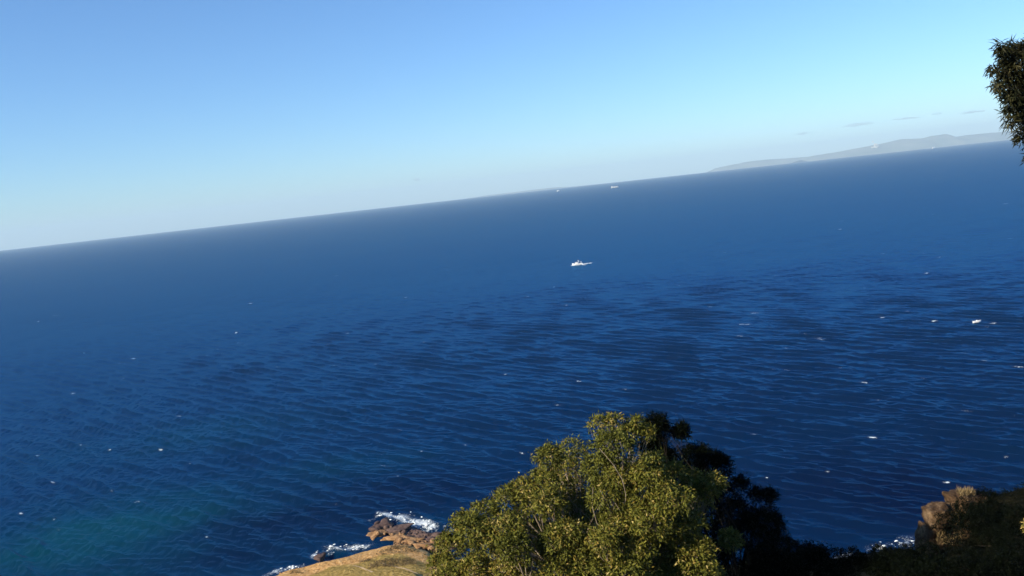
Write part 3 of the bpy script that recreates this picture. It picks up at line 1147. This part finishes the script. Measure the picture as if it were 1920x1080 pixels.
# ------------------------------------------------------------------ vessels (bow towards +X in their own space)
def box_part(name, x0, x1, y0, y1, z0, z1, mat, parent, taper=0.0, bevel=0.0):
    bm = bmesh.new()
    V = []
    for z, t in ((z0, 0), (z1, taper)):
        for x, y in ((x0 + t, y0 + t), (x1 - t, y0 + t), (x1 - t, y1 - t), (x0 + t, y1 - t)):
            V.append(bm.verts.new((x, y, z)))
    for f in ((3, 2, 1, 0), (4, 5, 6, 7), (0, 1, 5, 4), (1, 2, 6, 5), (2, 3, 7, 6), (3, 0, 4, 7)):
        bm.faces.new([V[i] for i in f])
    if bevel:
        bmesh.ops.bevel(bm, geom=list(bm.edges), offset=bevel, segments=2, affect='EDGES')
    me = bpy.data.meshes.new(name)
    bm.to_mesh(me)
    bm.free()
    me.materials.append(mat)
    o = bpy.data.objects.new(name, me)
    COL.objects.link(o)
    o.parent = parent
    return o


def hull_part(name, L, B, D, fore, aft, mat, parent, draft=0.5, flare=0.7, transom=0.75):
    """lofted hull: sections from stern to bow, sheer rising fore and aft"""
    n, m = 17, 7
    V, Fc = [], []
    for i in range(n):
        t = i / (n - 1)
        x = -L / 2 + L * t
        plan = min(1, transom + t * 1.2) * (1 - max(0, (t - 0.55) / 0.45) ** 2.2)
        plan = max(plan, 0.02)
        sheer = D + fore * max(0, (t - 0.45) / 0.55) ** 2 + aft * max(0, (0.3 - t) / 0.3) ** 2
        for s in range(-m, m + 1):
            f = s / m
            yy = B / 2 * plan * math.copysign(abs(math.sin(f * math.pi / 2)) ** (0.75), f)
            zz = -draft + (sheer + draft) * abs(f) ** 2.4
            xx = x + (max(0, t - 0.8) / 0.2) * abs(f) * L * 0.035 * flare
            V.append((xx, yy, zz))
    w = 2 * m + 1
    for i in range(n - 1):
        for j in range(w - 1):
            Fc.append((i * w + j, (i + 1) * w + j, (i + 1) * w + j + 1, i * w + j + 1))
        Fc.append((i * w + w - 1, (i + 1) * w + w - 1, (i + 1) * w, i * w))       # deck strip closes the section
    Fc.append(tuple(range(w)))
    Fc.append(tuple(range((n - 1) * w, n * w))[::-1])
    return mesh_obj(name, V, Fc, mat, parent, smooth=False)


def rod(name, a, b, r, mat, parent):
    V, Fc = tube([a, Vector(a).lerp(Vector(b), 0.5), b], r, r * 0.7, 8)
    return mesh_obj(name, V, Fc, mat, parent, smooth=True)


def fishing_boat():
    p = at_level(1083, 496.5)
    root = tag(empty('fishing_boat', (p.x, p.y, p.z - 0.1), math.pi - 0.12), 'white fishing boat with wheelhouse and mast trailing a pale wake across open water', 'boat')
    root.scale = (0.86, 0.86, 0.86)
    h = hull_part('hull', 17.5, 5.2, 1.9, 1.7, 0.3, M['white'], root, draft=0.9)
    box_part('shade_strake', -8.3, 4.6, -2.62, 2.62, 0.55, 1.05, M['steel'], h)  # grey band paints in the shading of the lower hull
    wh = box_part('wheelhouse', -0.6, 4.0, -1.7, 1.7, 1.7, 4.6, M['white'], root, 0.18, 0.08)
    for s in (-1, 1):
        for k in range(3):
            x = 0.1 + k * 1.25
            box_part('window', x, x + 0.85, s * 1.56 - 0.06, s * 1.56 + 0.06, 3.25, 4.05, M['glass'], wh)
    for k in range(3):
        box_part('window', 3.78, 3.92, -1.25 + k * 0.9, -0.55 + k * 0.9, 3.25, 4.05, M['glass'], wh)
    box_part('wheelhouse_roof', -0.9, 4.1, -1.75, 1.75, 4.62, 4.80, M['offwhite'], root, 0.0, 0.05)
    rod('mast', (-1.6, 0, 1.7), (-1.6, 0, 8.2), 0.42, M['white'], root)
    rod('boom', (-1.6, 0, 6.8), (-6.4, 0, 4.6), 0.14, M['white'], root)
    ga = box_part('gantry', -6.6, -6.1, -2.0, -1.7, 1.8, 4.8, M['white'], root)
    box_part('gantry_post', -6.6, -6.1, 1.7, 2.0, 1.8, 4.8, M['white'], ga)
    box_part('gantry_beam', -6.7, -6.0, -2.0, 2.0, 4.81, 5.2, M['white'], ga)
    box_part('net_drum', -5.2, -3.6, -1.3, 1.3, 1.8, 3.1, M['offwhite'], root, 0.3, 0.1)
    box_part('hatch', 4.8, 6.2, -0.8, 0.8, 2.0, 2.5, M['offwhite'], root, 0.1)


def small_boat():
    p = at_level(1832, 605)
    z = float(wave_height(np.array([p.x]), np.array([p.y]))[0])
    root = tag(empty('open_boat', (p.x, p.y, z + 0.15), 0.05), 'tiny bright white open boat low in the water near the right edge', 'boat')
    h = hull_part('hull', 5.4, 1.9, 0.85, 0.45, 0.1, M['white'], root, draft=0.35, transom=0.85)
    for x in (-1.5, 0.0, 1.3):
        box_part('thwart', x - 0.15, x + 0.15, -0.8, 0.8, 0.86, 0.93, M['offwhite'], root)
    box_part('outboard_motor', -3.0, -2.72, -0.18, 0.18, 0.3, 1.25, M['steel'], root, 0.03)
    box_part('console', -0.5, 0.25, -0.35, 0.35, 0.94, 1.45, M['white'], root, 0.06)


def cargo_ship():
    p = at_level(1153, 352)
    L = 14.5 * p.y / FOCAL * 1.0
    root = tag(empty('cargo_ship', p, 0.18), 'far cargo ship with white blocks on deck, just under the horizon', 'ship')
    s = L / 110
    hull_part('hull', 110 * s, 19 * s, 8 * s, 4 * s, 1 * s, M['offwhite'], root, draft=2, transom=0.8)
    dh = box_part('deckhouse', -50 * s, -31 * s, -8 * s, 8 * s, 8 * s, 25 * s, M['white'], root, 0.6)
    for k in range(3):
        box_part('window_band', -30.6 * s - 0.9, -30.2 * s, -6 * s, 6 * s, (12 + 4 * k) * s, (13.4 + 4 * k) * s, M['glass'], dh)
    box_part('funnel', -47 * s, -42 * s, -2.5 * s, 2.5 * s, 25 * s, 31 * s, M['rust'], root, 0.5)
    for x0, x1, h in ((-22, 5, 19), (13, 38, 20)):
        box_part('cargo_stack', x0 * s, x1 * s, -8 * s, 8 * s, 8 * s, h * s, M['white'], root, 0.3)
    rod('mast', (46 * s, 0, 10 * s), (46 * s, 0, 22 * s), 0.6 * s, M['white'], root)


def far_ship(px, py, lpx, rz, label, name):
    p = at_level(px, py)
    s = lpx * math.hypot(p.x, p.y) / FOCAL / 50
    root = tag(empty(name, p, rz), label, 'ship')
    hull_part('hull', 50 * s, 10 * s, 6.5 * s, 2.5 * s, 0.5 * s, M['white'], root, draft=1.5, transom=0.85)
    box_part('superstructure', -20 * s, 12 * s, -4.2 * s, 4.2 * s, 6.5 * s, 12 * s, M['white'], root, 0.4)
    box_part('bridge', 2 * s, 10 * s, -4.6 * s, 4.6 * s, 12 * s, 15.5 * s, M['white'], root, 0.3)
    box_part('funnel', -14 * s, -9 * s, -1.5 * s, 1.5 * s, 12 * s, 17.5 * s, M['offwhite'], root, 0.3)
    rod('mast', (5 * s, 0, 15.5 * s), (5 * s, 0, 22 * s), 0.4 * s, M['white'], root)


def boat_wake():
    g = np.random.default_rng(12)
    bm = bmesh.new()
    bmesh.ops.create_icosphere(bm, subdivisions=1, radius=1)
    v0 = np.array([v.co[:] for v in bm.verts])
    f0 = np.array([[v.index for v in f.verts] for f in bm.faces])
    bm.free()
    VV, FF, n = [], [], 0
    for (pa, pb, w, cnt, big) in [((1093, 496), (1099, 495), 0.9, 70, 1.0), ((1098, 495.2), (1111, 493), 0.9, 90, 0.8), ((1072, 498), (1082, 498), 0.7, 40, 0.7)]:
        a, b = at_level(*pa), at_level(*pb)
        for _ in range(cnt):
            t = g.random() ** 1.3
            p = a.lerp(b, t)
            s = (0.25 + 0.5 * g.random()) * big * (1 - 0.5 * t)
            VV.append(v0 * s * np.array([1.8, 1.6, 0.6]) + np.array([p.x + g.normal() * w, p.y + g.normal() * w * 1.5, p.z + 0.25]))
            FF.append(f0 + n)
            n += len(v0)
    o = mesh_obj('wake_foam', np.concatenate(VV), np.concatenate(FF), M['foam'], smooth=True)
    o['kind'] = 'stuff'
    tag(o, 'pale foam wake trailing behind the fishing boat', 'foam')


fishing_boat()
boat_wake()
small_boat()
cargo_ship()
far_ship(1047, 359, 8, 0.9, 'speck of a white ship on the horizon left of the cargo ship', 'white_ship')
far_ship(1751, 278.6, 8.5, 0.5, 'tiny white ship with a pale wake below the far hills', 'far_ship')


# ------------------------------------------------------------------ far coast
def ridge(name, prof, D, width, seed, rough, mat):
    xs = np.array([at_depth(px, py, D).x for px, py in prof])
    zs = np.array([at_depth(px, py, D).z for px, py in prof])
    n, m = 320, 28
    X = np.linspace(xs[0], xs[-1], n)
    H = np.interp(X, xs, zs)
    V = np.zeros((n, m, 3))
    sea_z = -D * D / 2 / EARTH - 60
    for j in range(m):
        t = j / (m - 1) * 2 - 1
        k = np.clip(1 - abs(t) ** 1.15, 0, 1)
        gx, gy = X / 900.0, np.full(n, D + t * width) / 900.0
        nz = fbm(gx, gy, octaves=5, seed=seed)
        V[:, j, 0] = X + t * width * 0.1
        V[:, j, 1] = D + t * width
        V[:, j, 2] = sea_z + (H - sea_z) * k * (1 - rough * (1 - k) * (1 + nz)) + (nz * 9 * k)
    idx = np.arange(n * m).reshape(n, m)
    q = np.stack([idx[:-1, :-1], idx[1:, :-1], idx[1:, 1:], idx[:-1, 1:]], -1).reshape(-1, 4)
    o = mesh_obj(name, V.reshape(-1, 3), q, mat, smooth=True)
    o['kind'] = 'structure'
    return o


ridge('far_hills', [(1330, 321), (1342, 315), (1370, 309), (1400, 303), (1440, 298.5), (1470, 297), (1500, 295), (1520, 293), (1560, 290), (1640, 280), (1700, 272), (1760, 268)], 34500, 1800, 3, 0.25, M['hill'])
ridge('hills', [(1500, 300), (1522, 292), (1560, 286), (1600, 278.5), (1650, 269), (1690, 260), (1730, 258.5), (1748, 253.5), (1760, 252.5), (1770, 250.5), (1777, 251.5), (1790, 256), (1815, 252.5),
                (1860, 248.5), (1920, 243), (2000, 233), (2080, 228), (2200, 222), (2350, 226), (2500, 230)], 31500, 2200, 5, 0.3, M['hill'])
ridge('horizon_coast', [(862, 375), (880, 371), (920, 365), (960, 360.5), (1000, 355.5), (1040, 351.5), (1080, 349), (1130, 344.5), (1200, 337.5), (1260, 331), (1330, 323), (1400, 316)], 38000, 1500, 7, 0.25, M['hill'])


def hillside_town():
    """pale buildings on the far slope"""
    g = np.random.default_rng(2)
    root = tag(empty('hillside_town', at_depth(1645, 276, 30700)), 'faint white patch of a far-off town on the hillside across the water', 'town')
    bag = Bag()
    for _ in range(15):
        p = at_depth(1643 + g.normal() * 4, 273 + g.normal() * 3.0, 30500 + g.normal() * 120)
        w, d, h = 12 + 16 * g.random(), 10 + 12 * g.random(), 10 + 10 * g.random()
        V = [(p.x + a * w, p.y + b * d, p.z + c) for c in (-25, h) for a, b in ((-1, -1), (1, -1), (1, 1), (-1, 1))]
        V.append((p.x, p.y, p.z + h + 7))
        bag.add((V, [(3, 2, 1, 0), (0, 1, 5, 4), (1, 2, 6, 5), (2, 3, 7, 6), (3, 0, 4, 7), (4, 5, 8), (5, 6, 8), (6, 7, 8), (7, 4, 8)]))
    o = mesh_obj('houses', np.array(bag.V) - np.array(root.location), bag.F, M['offwhite'], root)
    o['kind'] = 'stuff'


hillside_town()


# ------------------------------------------------------------------ clouds (above and beyond the haze)
def m_cloud():
    t = NT('thin_cloud')
    v = t.n('ShaderNodeVolumePrincipled')
    v.inputs['Color'].default_value = (0.55, 0.60, 0.68, 1)
    v.inputs['Density'].default_value = 0.0013
    t.l(v.outputs[0], t.out.inputs['Volume'])
    return t.m


CLOUD = m_cloud()


def cloud(px, py, wpx, hpx, seed, label):
    D = 46000.0
    p = at_depth(px, py, D)
    bm = bmesh.new()
    bmesh.ops.create_icosphere(bm, subdivisions=4, radius=1)
    V = np.array([v.co[:] for v in bm.verts])
    Fc = np.array([[v.index for v in f.verts] for f in bm.faces])
    bm.free()
    nz = fbm(V[:, 0] * 2.6 + seed, V[:, 1] * 2, V[:, 2] * 1.2, 4, seed)
    V = V * (1 + 0.55 * nz[:, None])
    k = D / FOCAL
    V = V * np.array([wpx * k / 2, 260, hpx * k / 2])
    o = mesh_obj('cloud', V, Fc, CLOUD, smooth=True)
    o.location = p
    tag(o, label, 'cloud', 'thin grey clouds low over the far coast')


cloud(1606, 234, 62, 6, 1, 'longest thin grey cloud streak above the far hills')
cloud(1505, 250.5, 26, 4, 2, 'short faint cloud streak left of the longest one over the hills')
cloud(1700, 222, 48, 4, 3, 'thin ragged cloud streak right of the longest one')
cloud(1757, 213.5, 12, 4, 4, 'smallest cloud puff over the highest far hill')
cloud(1825, 210, 48, 4, 5, 'faint cloud streak beside the overhanging tree')
cloud(782, 336.5, 14, 3.5, 6, 'lone tiny grey cloud low over the left half of the horizon')


# ------------------------------------------------------------------ haze
def build_haze():
    t = NT('sea_haze')
    v = t.n('ShaderNodeVolumePrincipled')
    v.inputs['Color'].default_value = (0.70, 0.89, 1.0, 1)
    v.inputs['Density'].default_value = 3.2e-5
    v.inputs['Anisotropy'].default_value = 0.0
    t.l(v.outputs[0], t.out.inputs['Volume'])
    w = 48000
    zb, zt = -260.0, 760.0
    V = [(a * w, b * w, z) for z in (zb, zt) for a, b in ((-1, -1), (1, -1), (1, 1), (-1, 1))]
    o = mesh_obj('haze', V, [(3, 2, 1, 0), (4, 5, 6, 7), (0, 1, 5, 4), (1, 2, 6, 5), (2, 3, 7, 6), (3, 0, 4, 7)], t.m)
    o['kind'] = 'stuff'
    tag(o, 'thin pale sea haze over the water', 'haze')


build_haze()
